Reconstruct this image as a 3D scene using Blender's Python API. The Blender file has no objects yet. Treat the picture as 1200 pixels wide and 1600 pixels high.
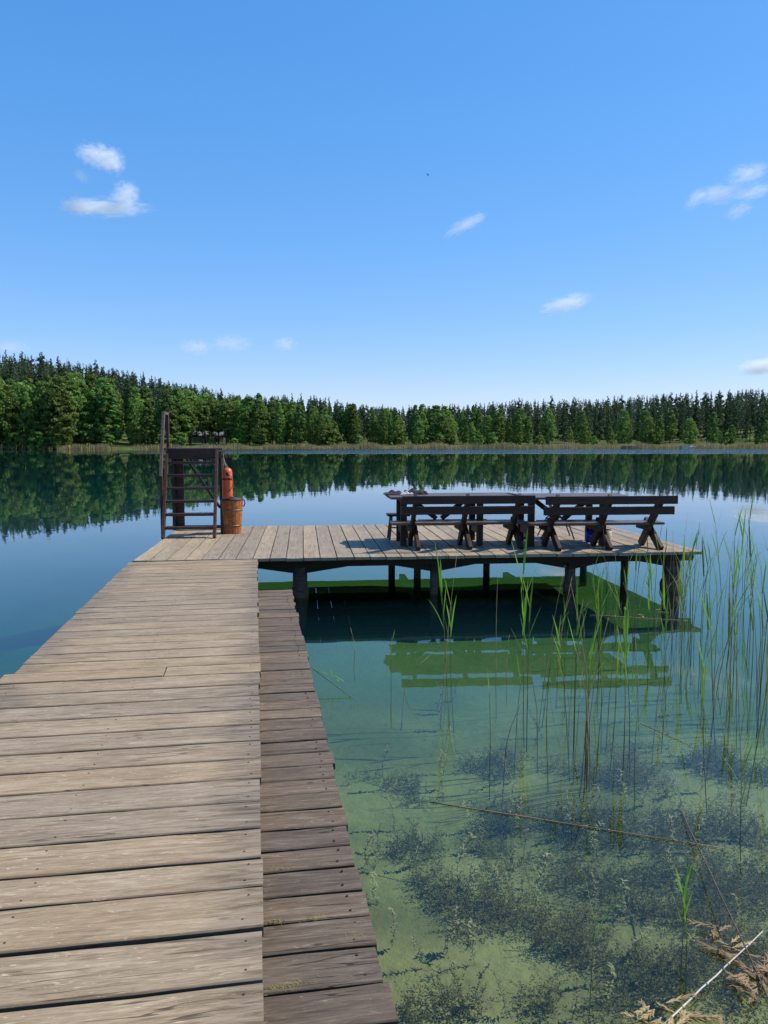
import bpy, bmesh, math, random
from mathutils import Vector, Matrix, Euler
import numpy as np
R = math.radians
random.seed(7); np.random.seed(7)
S = bpy.context.scene
COL = S.collection

# ---------------------------------------------------------------- camera, sky, sun, exposure
DECK = 0.575                       # height of the walkway above the water (water is z = 0)
EYE = DECK + 1.55
YAW, PITCH, FPX = R(9.43), R(5.33), 1200.0
cam = bpy.data.cameras.new('camera'); cam.sensor_fit = 'HORIZONTAL'; cam.sensor_width = 36; cam.lens = 36
cam.clip_start = 0.05; cam.clip_end = 9000
camo = bpy.data.objects.new('camera', cam); COL.objects.link(camo)
camo.location = (0, 0, EYE); camo.rotation_euler = (R(90) - PITCH, 0, -YAW)
S.camera = camo

SUN_AZ, SUN_EL = R(88), R(48)      # azimuth clockwise from +Y (the pier's direction)
w = bpy.data.worlds.new('World'); S.world = w; w.use_nodes = True
wn = w.node_tree.nodes; wl = w.node_tree.links; wn.clear()
sky = wn.new('ShaderNodeTexSky'); sky.sky_type = 'NISHITA'; sky.sun_disc = False
sky.sun_elevation = SUN_EL; sky.sun_rotation = SUN_AZ
sky.air_density = 1.0; sky.dust_density = 0.15; sky.ozone_density = 3.5; sky.altitude = 100
hs = wn.new('ShaderNodeHueSaturation'); hs.inputs['Saturation'].default_value = 1.28; hs.inputs['Hue'].default_value = 0.508
bg = wn.new('ShaderNodeBackground'); bg.inputs['Strength'].default_value = 0.1
wo = wn.new('ShaderNodeOutputWorld')
wl.new(sky.outputs[0], hs.inputs['Color'])
sp = wn.new('ShaderNodeSeparateColor'); cb_ = wn.new('ShaderNodeCombineColor'); wl.new(hs.outputs[0], sp.inputs[0])
for i, (g_, a_) in enumerate(((.72, .59), (.53, .585), (.45, .77))):      # even tone curve of the sky's brightness range
    m1 = wn.new('ShaderNodeMath'); m1.operation = 'MULTIPLY'; m1.inputs[1].default_value = .108; wl.new(sp.outputs[i], m1.inputs[0])
    m2 = wn.new('ShaderNodeMath'); m2.operation = 'POWER'; m2.inputs[1].default_value = g_; wl.new(m1.outputs[0], m2.inputs[0])
    m3 = wn.new('ShaderNodeMath'); m3.operation = 'MULTIPLY'; m3.inputs[1].default_value = a_ * 10; wl.new(m2.outputs[0], m3.inputs[0])
    wl.new(m3.outputs[0], cb_.inputs[i])
wl.new(cb_.outputs[0], bg.inputs[0]); wl.new(bg.outputs[0], wo.inputs[0])

sun = bpy.data.lights.new('sun', 'SUN'); sun.energy = 3.6; sun.angle = R(0.53); sun.color = (1.0, 0.945, 0.86)
suno = bpy.data.objects.new('sun', sun); COL.objects.link(suno)
sd = Vector((math.sin(SUN_AZ) * math.cos(SUN_EL), math.cos(SUN_AZ) * math.cos(SUN_EL), math.sin(SUN_EL)))
suno.rotation_euler = sd.to_track_quat('Z', 'Y').to_euler(); suno.location = (0, 0, 60)

S.view_settings.view_transform = 'Standard'; S.view_settings.look = 'None'
S.view_settings.exposure = 0.7; S.view_settings.gamma = 1.0; S.view_settings.use_curve_mapping = False
S.render.engine = 'CYCLES'
cy = S.cycles
cy.max_bounces = 10; cy.transparent_max_bounces = 16; cy.volume_bounces = 3
cy.diffuse_bounces = 3; cy.glossy_bounces = 3; cy.caustics_reflective = False; cy.caustics_refractive = False
cy.use_denoising = True; cy.sample_clamp_indirect = 6

# ---------------------------------------------------------------- helpers
def heading_point(px, d):          # a place d metres ahead of the viewpoint, px = bearing in picture columns
    f = Vector((math.sin(YAW), math.cos(YAW))); r = Vector((math.cos(YAW), -math.sin(YAW)))
    return (f + r * ((px - 600) / FPX)) * d
def at(x, y, z=0.0):               # where a sight line meets the level z
    u = (x - 600) / FPX; v = (800 - y) / FPX
    f = math.cos(PITCH) + v * math.sin(PITCH); up = -math.sin(PITCH) + v * math.cos(PITCH)
    d = Vector((f * math.sin(YAW) + u * math.cos(YAW), f * math.cos(YAW) - u * math.sin(YAW), up))
    t = (z - EYE) / d.z
    return Vector((d.x * t, d.y * t, z))
def interp(x, pts):
    return float(np.interp(x, [p[0] for p in pts], [p[1] for p in pts]))

class MB:
    def __init__(s): s.v = []; s.f = []
    def box(s, c, size, rot=None):
        m = Matrix.Identity(3) if rot is None else rot
        b = len(s.v); hx, hy, hz = size[0] / 2, size[1] / 2, size[2] / 2
        for x in (-hx, hx):
            for y in (-hy, hy):
                for z in (-hz, hz): s.v.append(Vector(c) + m @ Vector((x, y, z)))
        for q in ((0, 1, 3, 2), (4, 6, 7, 5), (0, 4, 5, 1), (2, 3, 7, 6), (0, 2, 6, 4), (1, 5, 7, 3)):
            s.f.append([b + i for i in q])
        return s
    def bar(s, p, q, wd, th, up=(0, 0, 1)):     # a timber from p to q
        p = Vector(p); q = Vector(q); d = (q - p); L = d.length; x = d / L
        y = Vector(up).cross(x)
        if y.length < 1e-4: y = Vector((0, 1, 0)).cross(x)
        y.normalize(); z = x.cross(y)
        m = Matrix((x, y, z)).transposed()
        return s.box((p + q) / 2, (L, wd, th), m)
    def tube(s, pts, rads, n=8, caps=True):
        pts = [Vector(p) for p in pts]
        if not hasattr(rads, '__len__'): rads = [rads] * len(pts)
        b = len(s.v); prev = None
        for i, p in enumerate(pts):
            t = (pts[min(i + 1, len(pts) - 1)] - pts[max(i - 1, 0)]).normalized()
            a = prev if prev is not None else (Vector((1, 0, 0)) if abs(t.x) < .9 else Vector((0, 1, 0)))
            a = (a - t * a.dot(t)).normalized(); prev = a; c = t.cross(a)
            for k in range(n):
                an = 2 * math.pi * k / n
                s.v.append(p + (a * math.cos(an) + c * math.sin(an)) * rads[i])
        for i in range(len(pts) - 1):
            for k in range(n):
                k2 = (k + 1) % n
                s.f.append([b + i * n + k, b + i * n + k2, b + (i + 1) * n + k2, b + (i + 1) * n + k])
        if caps:
            s.f.append([b + k for k in range(n)][::-1]); e = b + (len(pts) - 1) * n
            s.f.append([e + k for k in range(n)])
        return s
    def lathe(s, prof, n=24, c=(0, 0, 0)):       # profile of (r, z), closed at the ends
        return s.tube([(c[0], c[1], c[2] + z) for r, z in prof], [r for r, z in prof], n)
    def prism(s, poly, x0, x1):                  # outline in (y, z) pushed along x
        b = len(s.v); n = len(poly)
        for x in (x0, x1):
            for y, z in poly: s.v.append(Vector((x, y, z)))
        s.f.append([b + i for i in range(n)]); s.f.append([b + n + i for i in range(n)][::-1])
        for i in range(n):
            j = (i + 1) % n; s.f.append([b + i, b + n + i, b + n + j, b + j])
        return s
    def blade(s, base, dirv, L, wd, droop=0.3, seg=5, side=None):   # a grass leaf
        p = Vector(base); d = Vector(dirv).normalized()
        sd_ = side or d.cross(Vector((0, 0, 1)))
        if sd_.length < 1e-3: sd_ = Vector((1, 0, 0))
        sd_.normalize(); b = len(s.v)
        for i in range(seg + 1):
            t = i / seg; ww = wd * (0.55 + 1.2 * t) * (1 - t) ** 0.75 if t < 1 else 0.0003
            ww = max(ww, 0.0004)
            up = d.cross(sd_).normalized()
            s.v += [p - sd_ * ww / 2, p + up * ww * .18, p + sd_ * ww / 2]
            p = p + d * (L / seg); d = (d + Vector((0, 0, -droop / seg))).normalized()
        for i in range(seg):
            a = b + i * 3; c = a + 3
            s.f += [[a, a + 1, c + 1, c], [a + 1, a + 2, c + 2, c + 1]]
        return s
    def mesh(s, name, mat, smooth=False):
        m = bpy.data.meshes.new(name); m.from_pydata([tuple(v) for v in s.v], [], s.f)
        bm = bmesh.new(); bm.from_mesh(m); bmesh.ops.recalc_face_normals(bm, faces=bm.faces); bm.to_mesh(m); bm.free()
        if smooth: m.polygons.foreach_set('use_smooth', [True] * len(m.polygons))
        m.materials.append(mat); return m
    def build(s, name, mat, parent=None, smooth=False, bevel=0):
        o = link(name, s.mesh(name, mat, smooth), parent)
        if bevel:
            md = o.modifiers.new('edge', 'BEVEL'); md.width = bevel; md.segments = 2; md.limit_method = 'ANGLE'
        return o
def link(name, data, parent=None, loc=(0, 0, 0), rot=(0, 0, 0)):
    o = bpy.data.objects.new(name, data); COL.objects.link(o); o.parent = parent
    o.location = loc; o.rotation_euler = rot
    return o
def tag(o, label=None, cat=None, group=None, kind=None):
    for k, v in (('label', label), ('category', cat), ('group', group), ('kind', kind)):
        if v: o[k] = v
    return o
def thing(name, label, cat, loc=(0, 0, 0), rz=0, group=None):
    o = link(name, None, None, loc, (0, 0, rz)); o.empty_display_size = .2
    return tag(o, label, cat, group)
def quads_mesh(name, cen, ax, bx, mat, extra=None):      # many loose leaf faces at once
    n = len(cen); v = np.empty((n, 4, 3))
    v[:, 0] = cen - ax - bx * .35; v[:, 1] = cen + ax * .1 - bx; v[:, 2] = cen + ax + bx * .3; v[:, 3] = cen - ax * .1 + bx
    v = v.reshape(-1, 3)
    m = bpy.data.meshes.new(name)
    m.vertices.add(n * 4); m.vertices.foreach_set('co', v.ravel())
    m.loops.add(n * 4); m.loops.foreach_set('vertex_index', np.arange(n * 4))
    m.polygons.add(n); m.polygons.foreach_set('loop_start', np.arange(0, n * 4, 4)); m.polygons.foreach_set('loop_total', np.full(n, 4))
    m.update(calc_edges=True); m.materials.append(mat); return m
def rand_unit(n):
    a = np.random.normal(size=(n, 3)); return a / np.linalg.norm(a, axis=1)[:, None]

# ---------------------------------------------------------------- materials
class NT:
    def __init__(s, name):
        s.m = bpy.data.materials.new(name); s.m.use_nodes = True
        s.n = s.m.node_tree.nodes; s.l = s.m.node_tree.links; s.n.clear()
        s.out = s.n.new('ShaderNodeOutputMaterial')
    def node(s, t, **kw):
        o = s.n.new('ShaderNode' + t)
        for k, v in kw.items(): setattr(o, k, v)
        return o
    def put(s, sock, v):
        if isinstance(v, bpy.types.NodeSocket): s.l.new(v, sock)
        else: sock.default_value = v
    def noise(s, vec, scale, detail=4, rough=.55, dist=0):
        o = s.node('TexNoise'); s.put(o.inputs['Vector'], vec); o.inputs['Scale'].default_value = scale
        o.inputs['Detail'].default_value = detail; o.inputs['Roughness'].default_value = rough; o.inputs['Distortion'].default_value = dist
        return o.outputs['Fac']
    def math(s, op, a, b=0.0, c=None, clamp=False):
        o = s.node('Math', operation=op, use_clamp=clamp); s.put(o.inputs[0], a); s.put(o.inputs[1], b)
        if c is not None: s.put(o.inputs[2], c)
        return o.outputs[0]
    def vmath(s, op, a, b):
        o = s.node('VectorMath', operation=op); s.put(o.inputs[0], a); s.put(o.inputs[1], b); return o.outputs[0]
    def ramp(s, f, stops, interp_='LINEAR'):
        o = s.node('ValToRGB'); s.put(o.inputs[0], f); e = o.color_ramp.elements; o.color_ramp.interpolation = interp_
        while len(e) < len(stops): e.new(.5)
        for i, (p, c) in enumerate(stops):
            e[i].position = p; e[i].color = (c, c, c, 1) if not hasattr(c, '__len__') else (*c, 1)
        return o.outputs[0]
    def mix(s, f, a, b, mode='MIX'):
        o = s.node('Mix', data_type='RGBA', blend_type=mode); s.put(o.inputs[0], f)
        for sk, v in ((o.inputs[6], a), (o.inputs[7], b)):
            s.put(sk, v if isinstance(v, bpy.types.NodeSocket) else (*v, 1))
        return o.outputs[2]
    def srange(s, v, a, b, c=0., d=1.):
        o = s.node('MapRange', interpolation_type='SMOOTHSTEP'); s.put(o.inputs[0], v)
        for i, q in enumerate((a, b, c, d)): o.inputs[1 + i].default_value = q
        return o.outputs[0]
    def coords(s, jitter=True):
        tc = s.node('TexCoord').outputs['Object']
        oi = s.node('ObjectInfo').outputs['Random']
        if not jitter: return tc, oi
        k = s.node('CombineXYZ')
        for i, q in enumerate((37., 91., 53.)): s.put(k.inputs[i], s.math('MULTIPLY', oi, q))
        return s.vmath('ADD', tc, k.outputs[0]), oi
    def bsdf(s, col, rough=.7, normal=None, spec=.3, **kw):
        p = s.node('BsdfPrincipled'); s.put(p.inputs['Base Color'], col if isinstance(col, bpy.types.NodeSocket) else (*col, 1))
        s.put(p.inputs['Roughness'], rough); p.inputs['Specular IOR Level'].default_value = spec
        for k, v in kw.items(): s.put(p.inputs[k], v)
        if normal is not None: s.l.new(normal, p.inputs['Normal'])
        return p
    def bump(s, h, st=.3, dist=.01):
        b = s.node('Bump'); b.inputs['Strength'].default_value = st; b.inputs['Distance'].default_value = dist
        s.l.new(h, b.inputs['Height']); return b.outputs[0]
    def done(s, shader, volume=None):
        s.l.new(shader.outputs[0], s.out.inputs['Surface'])
        if volume is not None: s.l.new(volume.outputs[0], s.out.inputs['Volume'])
        return s.m

def weathered_wood(name, dark, mid, light, endwear=False, lo=.8, hi=1.12, moss=False):
    t = NT(name); raw, _ = t.coords(False); vec, rnd = t.coords()
    warp = t.noise(t.vmath('MULTIPLY', vec, (1.1, 4, 4)), 1.0, 2)
    wv = t.vmath('ADD', vec, t.vmath('MULTIPLY', warp, (0, .035, 0)) if False else (0, 0, 0))
    grain = t.noise(t.vmath('MULTIPLY', wv, (3.2, 42, 42)), 1.0, 7, .72, .8)
    fibre = t.noise(t.vmath('MULTIPLY', vec, (16, 210, 210)), 1.0, 4, .7, .5)
    patch = t.noise(t.vmath('MULTIPLY', vec, (1.5, 5, 5)), 1.0, 4, .6)
    col = t.ramp(grain, [(.28, dark), (.47, mid), (.66, light)])
    col = t.mix(t.srange(patch, .35, .7, 0, .55), col, t.mix(.5, mid, dark))
    col = t.mix(t.srange(fibre, .38, .62, .34, 0), col, tuple(c * .6 for c in dark))
    # pale scuffs and frayed fibre
    scuff = t.noise(t.vmath('MULTIPLY', vec, (13, 70, 70)), 1.0, 3, .7, 1.5)
    col = t.mix(t.srange(scuff, .6, .72, 0, .6), col, tuple(min(.8, c * 1.55) for c in light))
    # fine dark drying cracks
    ck = t.noise(t.vmath('MULTIPLY', vec, (1.1, 26, 26)), 1.0, 2, .5, .3)
    line = t.math('ABSOLUTE', t.math('SUBTRACT', ck, .5))
    brk = t.noise(t.vmath('MULTIPLY', vec, (2.2, 6, 6)), 1.0, 2)
    crack = t.math('MULTIPLY', t.srange(line, .004, .016, 1, 0), t.srange(brk, .5, .6))
    col = t.mix(t.math('MULTIPLY', crack, .75), col, tuple(c * .22 for c in dark))
    # knots
    vo = t.node('TexVoronoi'); t.put(vo.inputs['Vector'], t.vmath('MULTIPLY', vec, (3.1, 8.5, 2))); vo.inputs['Scale'].default_value = 1.0
    kn = vo.outputs['Distance']
    col = t.mix(t.srange(kn, .035, .085, .75, 0), col, tuple(c * .45 for c in dark))
    gy = t.node('SeparateXYZ'); t.l.new(t.node('TexCoord').outputs['Generated'], gy.inputs[0])      # darker along the long edges, to define the joints
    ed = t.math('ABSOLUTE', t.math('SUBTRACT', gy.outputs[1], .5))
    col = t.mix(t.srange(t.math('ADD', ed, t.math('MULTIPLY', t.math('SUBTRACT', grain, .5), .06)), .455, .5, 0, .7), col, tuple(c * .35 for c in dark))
    if endwear:                           # grey, damp-worn board ends
        xs = t.node('SeparateXYZ'); t.l.new(raw, xs.inputs[0])
        e = t.math('ADD', t.math('ABSOLUTE', xs.outputs[0]), t.math('MULTIPLY', t.math('SUBTRACT', patch, .5), .7))
        col = t.mix(t.srange(e, .5, .82, 0, .75), col, t.mix(t.srange(grain, .35, .6), tuple(c * .5 for c in dark), (mid[0] * .72, mid[1] * .76, mid[2] * .85)))
    br = t.node('HueSaturation'); t.l.new(col, br.inputs['Color'])
    t.put(br.inputs['Value'], t.math('ADD', lo, t.math('MULTIPLY', rnd, hi - lo)))
    t.put(br.inputs['Saturation'], t.math('ADD', 1.0, t.math('MULTIPLY', rnd, .16)))
    h = t.math('ADD', t.math('MULTIPLY', grain, 1.0), t.math('MULTIPLY', fibre, .35))
    h = t.math('SUBTRACT', h, t.math('MULTIPLY', crack, 1.0))
    return t.done(t.bsdf(br.outputs[0], t.srange(grain, .3, .7, .8, .62), t.bump(h, .55, .006), .25))
M = {}
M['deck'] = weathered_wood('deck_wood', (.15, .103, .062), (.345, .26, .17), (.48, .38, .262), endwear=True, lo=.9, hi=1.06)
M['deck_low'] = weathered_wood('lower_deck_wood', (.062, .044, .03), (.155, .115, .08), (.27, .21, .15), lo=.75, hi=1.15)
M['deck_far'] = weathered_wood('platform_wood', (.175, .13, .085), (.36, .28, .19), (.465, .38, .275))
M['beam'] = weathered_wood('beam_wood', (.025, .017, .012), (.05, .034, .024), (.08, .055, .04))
def stained(name, a, b, rough=.55, top=None):
    t = NT(name); vec, rnd = t.coords()
    g = t.noise(t.vmath('MULTIPLY', vec, (3, 26, 26)), 1.0, 5, .6, .4)
    p = t.noise(vec, 5, 4)
    col = t.mix(t.srange(g, .3, .7), a, b)
    col = t.mix(t.srange(p, .55, .75, 0, .5), col, tuple(min(1, c * 1.7) for c in b))
    return t.done(t.bsdf(col, rough, t.bump(g, .35, .004), .3))
M['brown'] = stained('dark_brown_stain', (.022, .0095, .006), (.05, .023, .0145))
M['warmbrown'] = stained('warm_brown_stain', (.04, .019, .012), (.085, .042, .028))
M['tabletop'] = stained('table_top_stain', (.075, .048, .036), (.15, .10, .078), .45)
M['barrel'] = stained('oiled_oak', (.22, .062, .015), (.42, .15, .045), .42)
M['log'] = stained('post_log', (.05, .032, .02), (.11, .075, .05), .75)
def plain(name, col, rough=.5, var=.25, scale=18, metallic=0, spec=.4, trans=0):
    t = NT(name); vec, rnd = t.coords()
    n = t.noise(vec, scale, 4)
    c = t.mix(t.srange(n, .3, .7), tuple(q * (1 - var) for q in col), tuple(min(1, q * (1 + var)) for q in col))
    p = t.bsdf(c, rough, t.bump(n, .15, .003), spec); p.inputs['Metallic'].default_value = metallic
    return t.done(p)
M['orange'] = plain('orange_plastic', (.62, .105, .03), .38, .15, 9)
M['steel'] = plain('steel_hoop', (.2, .13, .08), .5, .3, 30, .6)
M['rope'] = plain('cord', (.32, .25, .16), .85)
M['lid'] = plain('tub_lid', (.06, .03, .022), .5)
M['blue'] = plain('blue_plastic', (.012, .03, .42), .35, .1)
M['beige'] = plain('beige_plastic', (.42, .36, .26), .5, .12)
M['tin'] = plain('pale_tin', (.45, .40, .33), .35, .2)
M['black'] = plain('black_plastic', (.012, .012, .014), .5)
M['navy'] = plain('navy_tube', (.01, .016, .07), .35, .2)
M['cloth_dark'] = plain('dark_cloth', (.018, .018, .028), .9, .4, 30)
M['cloth_pale'] = plain('pale_cloth', (.36, .33, .36), .9, .3, 40)
M['cloth_red'] = plain('dark_red_cloth', (.12, .025, .025), .9, .3, 30)
M['bird'] = plain('bird_plumage', (.02, .02, .022), .8)
M['nail'] = plain('nail_head', (.06, .045, .035), .6, .4, 90, .5)
M['housewall'] = plain('house_boards', (.22, .19, .16), .8)
M['roof'] = plain('grey_roofing', (.17, .165, .17), .8)
M['glasspane'] = plain('window_pane', (.03, .035, .045), .1)
M['boat'] = plain('boat_paint', (.5, .5, .48), .5)
def leaf(name, a, b, rough=.55, trans=.35, scale=.6, island=True):
    t = NT(name); vec, rnd = t.coords()
    geo = t.node('NewGeometry'); r2 = geo.outputs['Random Per Island'] if island else t.noise(vec, 30, 2)
    n = t.noise(vec, scale, 3)
    c = t.mix(t.srange(n, .35, .65), a, b)
    c = t.mix(t.math('MULTIPLY', r2, .45), c, tuple(q * 1.5 for q in b))
    hsv = t.node('HueSaturation'); t.l.new(c, hsv.inputs['Color'])
    t.put(hsv.inputs['Hue'], t.math('ADD', .478, t.math('MULTIPLY', rnd, .04)))
    t.put(hsv.inputs['Value'], t.math('ADD', .72, t.math('MULTIPLY', rnd, .55)))
    p = t.bsdf(hsv.outputs[0], rough, None, .3)
    tr = t.node('BsdfTranslucent'); t.l.new(hsv.outputs[0], tr.inputs[0])
    mx = t.node('MixShader'); mx.inputs[0].default_value = trans
    t.l.new(p.outputs[0], mx.inputs[1]); t.l.new(tr.outputs[0], mx.inputs[2])
    return t.done(mx)
M['leaf'] = leaf('broad_leaves', (.08, .15, .028), (.165, .255, .05), .55, .42)
M['leaf2'] = leaf('pale_leaves', (.105, .185, .032), (.20, .295, .06), .55, .42)
M['needle'] = leaf('pine_needles', (.045, .085, .034), (.08, .125, .048), .6, .3)
M['bark'] = plain('bark', (.075, .055, .042), .9, .4, 6)
M['pinebark'] = plain('pine_bark', (.13, .075, .045), .9, .4, 4)
M['farreed'] = leaf('far_reeds', (.20, .20, .075), (.40, .32, .15), .8, .35, .12)
M['reedgreen'] = leaf('reed_leaf', (.10, .21, .018), (.19, .34, .035), .45, .45, 6)
M['reedstem'] = leaf('reed_stem', (.055, .085, .015), (.13, .15, .035), .55, .1, 4)
M['litter'] = leaf('wet_reed_litter', (.27, .19, .085), (.48, .36, .18), .7, .3, 14)
M['reeddry'] = leaf('dry_reed', (.20, .14, .07), (.36, .27, .15), .7, .15, 8)
M['weed'] = leaf('water_weed', (.14, .15, .04), (.30, .27, .085), .8, .45, 1.4)
M['weedpale'] = leaf('pondweed', (.24, .25, .11), (.36, .33, .17), .8, .4, 3)
M['moss'] = leaf('dry_moss', (.16, .13, .03), (.28, .24, .06), .9, .2, 8)

def m_ground():
    t = NT('forest_floor'); vec = t.node('TexCoord').outputs['Object']
    n = t.noise(vec, .08, 5); g = t.noise(vec, 1.2, 5)
    c = t.mix(t.srange(n, .4, .6), (.05, .085, .018), (.11, .15, .035))
    c = t.mix(t.srange(g, .4, .7, 0, .6), c, (.07, .055, .03))
    return t.done(t.bsdf(c, .95, t.bump(g, .5, .3), .1))
M['ground'] = m_ground()
def m_bed():
    t = NT('lake_bed'); vec = t.node('TexCoord').outputs['Object']; sx = t.node('SeparateXYZ'); t.l.new(vec, sx.inputs[0])
    n = t.noise(vec, .7, 6, .6); g = t.noise(vec, 9, 5, .65); b = t.noise(vec, .22, 4)
    c = t.mix(t.srange(n, .4, .62), (.29, .25, .10), (.17, .15, .06))
    c = t.mix(t.srange(g, .5, .72, 0, .5), c, (.12, .105, .05))
    c = t.mix(t.srange(b, .46, .64, 0, .8), c, (.085, .08, .035))
    weedy = t.srange(t.math('ADD', sx.outputs[1], t.math('MULTIPLY', n, 3.0)), 5.0, 10.5, 0, .8)     # the deeper shelf is overgrown with stonewort
    c = t.mix(weedy, c, t.mix(g, (.075, .092, .018), (.14, .165, .032)))
    return t.done(t.bsdf(c, .95, t.bump(g, .6, .04), .1))
M['bed'] = m_bed()
def m_water():
    t = NT('lake_water'); tc = t.node('TexCoord').outputs['Object']
    sx = t.node('SeparateXYZ'); t.l.new(tc, sx.inputs[0])
    # wind-ruffled lane in front of the far shore (distance measured along the lake's length)
    f = t.math('ADD', t.math('MULTIPLY', sx.outputs[0], math.sin(YAW)), t.math('MULTIPLY', sx.outputs[1], math.cos(YAW)))
    r = t.math('SUBTRACT', t.math('MULTIPLY', sx.outputs[0], math.cos(YAW)), t.math('MULTIPLY', sx.outputs[1], math.sin(YAW)))
    lane = t.math('MULTIPLY', t.srange(f, 118, 132), t.srange(f, 182, 196, 1, 0))
    wob = t.noise(t.vmath('MULTIPLY', tc, (.02, .06, 1)), 1.0, 3)
    lane = t.math('MULTIPLY', lane, t.srange(t.math('ADD', r, t.math('MULTIPLY', wob, 30)), -45, -5))
    soft = t.noise(t.vmath('MULTIPLY', tc, (.9, .35, 1)), 1.0, 3, .5)
    fine = t.noise(t.vmath('MULTIPLY', tc, (3.5, 2.2, 1)), 1.0, 2, .5)
    h = t.math('ADD', t.math('MULTIPLY', soft, .0035), t.math('MULTIPLY', fine, .0006))
    rip = t.noise(t.vmath('MULTIPLY', tc, (2.2, 2.6, 1)), 1.0, 3, .6)
    h = t.math('ADD', h, t.math('MULTIPLY', t.math('MULTIPLY', rip, lane), .15))
    bp = t.node('Bump'); bp.inputs['Strength'].default_value = 1.0; bp.inputs['Distance'].default_value = 1.0; t.l.new(h, bp.inputs['Height'])
    fr = t.node('Fresnel'); fr.inputs['IOR'].default_value = 1.333; t.l.new(bp.outputs[0], fr.inputs['Normal'])
    gl = t.node('BsdfGlossy'); gl.inputs['Roughness'].default_value = .012; gl.inputs['Color'].default_value = (1, 1, 1, 1); t.l.new(bp.outputs[0], gl.inputs['Normal'])
    tr = t.node('BsdfTransparent')
    mx = t.node('MixShader'); t.l.new(fr.outputs[0], mx.inputs[0]); t.l.new(tr.outputs[0], mx.inputs[1]); t.l.new(gl.outputs[0], mx.inputs[2])
    ab = t.node('VolumeAbsorption'); ab.inputs['Color'].default_value = (.05, .65, .46, 1); ab.inputs['Density'].default_value = .5
    sc = t.node('VolumeScatter'); sc.inputs['Color'].default_value = (.12, .55, .98, 1); sc.inputs['Density'].default_value = .033
    ad = t.node('AddShader'); t.l.new(ab.outputs[0], ad.inputs[0]); t.l.new(sc.outputs[0], ad.inputs[1])
    t.m.volume_intersection_method = 'FAST' if hasattr(t.m, 'volume_intersection_method') else None
    return t.done(mx, ad)
try: M['water'] = m_water()
except TypeError: raise

# ---------------------------------------------------------------- the setting: lake bed, water, land
def bed_depth(x, y):
    d = .30 + .035 * min(8, max(0, y - 2.0)) + .02 * max(0, y - 15) ** 1.3
    if x < -1.2: d += .22 * min(4, -1.2 - x)
    if x > 8: d += .03 * (x - 8)
    d += .035 * math.sin(x * 1.7 + y * .6) * math.sin(y * 1.1 - x * .4) + .015 * math.sin(5.1 * x + 1) * math.sin(4.3 * y)
    return -max(.2, min(9, d))
def grid_mesh(name, xs, ys, fz, mat):
    nx, ny = len(xs), len(ys)
    v = [(x, y, fz(x, y)) for y in ys for x in xs]
    f = [(j * nx + i, j * nx + i + 1, (j + 1) * nx + i + 1, (j + 1) * nx + i) for j in range(ny - 1) for i in range(nx - 1)]
    m = bpy.data.meshes.new(name); m.from_pydata(v, [], f); m.polygons.foreach_set('use_smooth', [True] * len(f)); m.materials.append(mat)
    return m
xs = [-700, -300, -120, -60, -30, -18] + list(np.arange(-12, 14, .4)) + [18, 30, 60, 120, 300, 700]
ys = [-300, -60, -20, -6] + list(np.arange(-3, 20, .4)) + [24, 30, 40, 60, 100, 200, 400, 800]
bed = link('lake_bed', grid_mesh('lake_bed', xs, ys, bed_depth, M['bed'])); tag(bed, kind='structure')
wb = MB().box((0, 250, -6), (1400, 1100, 12)).build('lake_water', M['water']); tag(wb, kind='structure')

# far shore: distance of the waterline, and the tree-top outline, by bearing
SHORE = [(-400, 172), (0, 182), (260, 188), (500, 196), (700, 205), (900, 220), (1200, 222), (1700, 222)]
TOP = [(-400, 520), (0, 550), (60, 556), (100, 562), (200, 580), (300, 602), (350, 613), (400, 622), (440, 618), (490, 617), (530, 628), (600, 637), (650, 638), (720, 632), (800, 625), (900, 624), (1000, 619), (1100, 613), (1200, 606), (1600, 590)]
DEC = [(-400, 585), (0, 592), (60, 600), (120, 592), (200, 602), (260, 610), (300, 612), (345, 628), (380, 622), (440, 630), (480, 640), (520, 645), (560, 640), (650, 643), (720, 641), (800, 648), (1200, 642), (1600, 635)]
HZ = 688
def ztop(px, d):
    D = interp(px, SHORE); k = min(1, max(0, (d - D - 16) / 70)) ** .7
    y = (interp(px, DEC) - 6) * (1 - k) + interp(px, TOP) * k
    return EYE + (HZ - y) / FPX * d
def ground(px, d):
    D = interp(px, SHORE); e = d - D
    if e < 6: return -1.2 + 2.0 * (e + 8) / 14
    k = min(1, (e - 6) / 25)
    g = max(.8 + .02 * e, min(ztop(px, d) - 16.5, .8 + .3 * e))
    if e > 100: g = ztop(px, D + 100) - 16.5 + 9.5 * min(1, (e - 100) / 8)
    return .8 * (1 - k) + g * k
pxs = list(range(-900, 2101, 50)); es = [-8, -2, 3, 6, 10, 16, 24, 34, 46, 60, 78, 100, 108, 160, 400, 1500, 4000]
v = []; 
for e in es:
    for px in pxs:
        d = interp(px, SHORE) + e; p = heading_point(px, d); v.append((p.x, p.y, ground(px, d)))
n = len(pxs); f = [(j * n + i, j * n + i + 1, (j + 1) * n + i + 1, (j + 1) * n + i) for j in range(len(es) - 1) for i in range(n - 1)]
m = bpy.data.meshes.new('far_shore'); m.from_pydata(v, [], f); m.polygons.foreach_set('use_smooth', [True] * len(f)); m.materials.append(M['ground'])
tag(link('far_shore_hillside', m), kind='structure')

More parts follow.
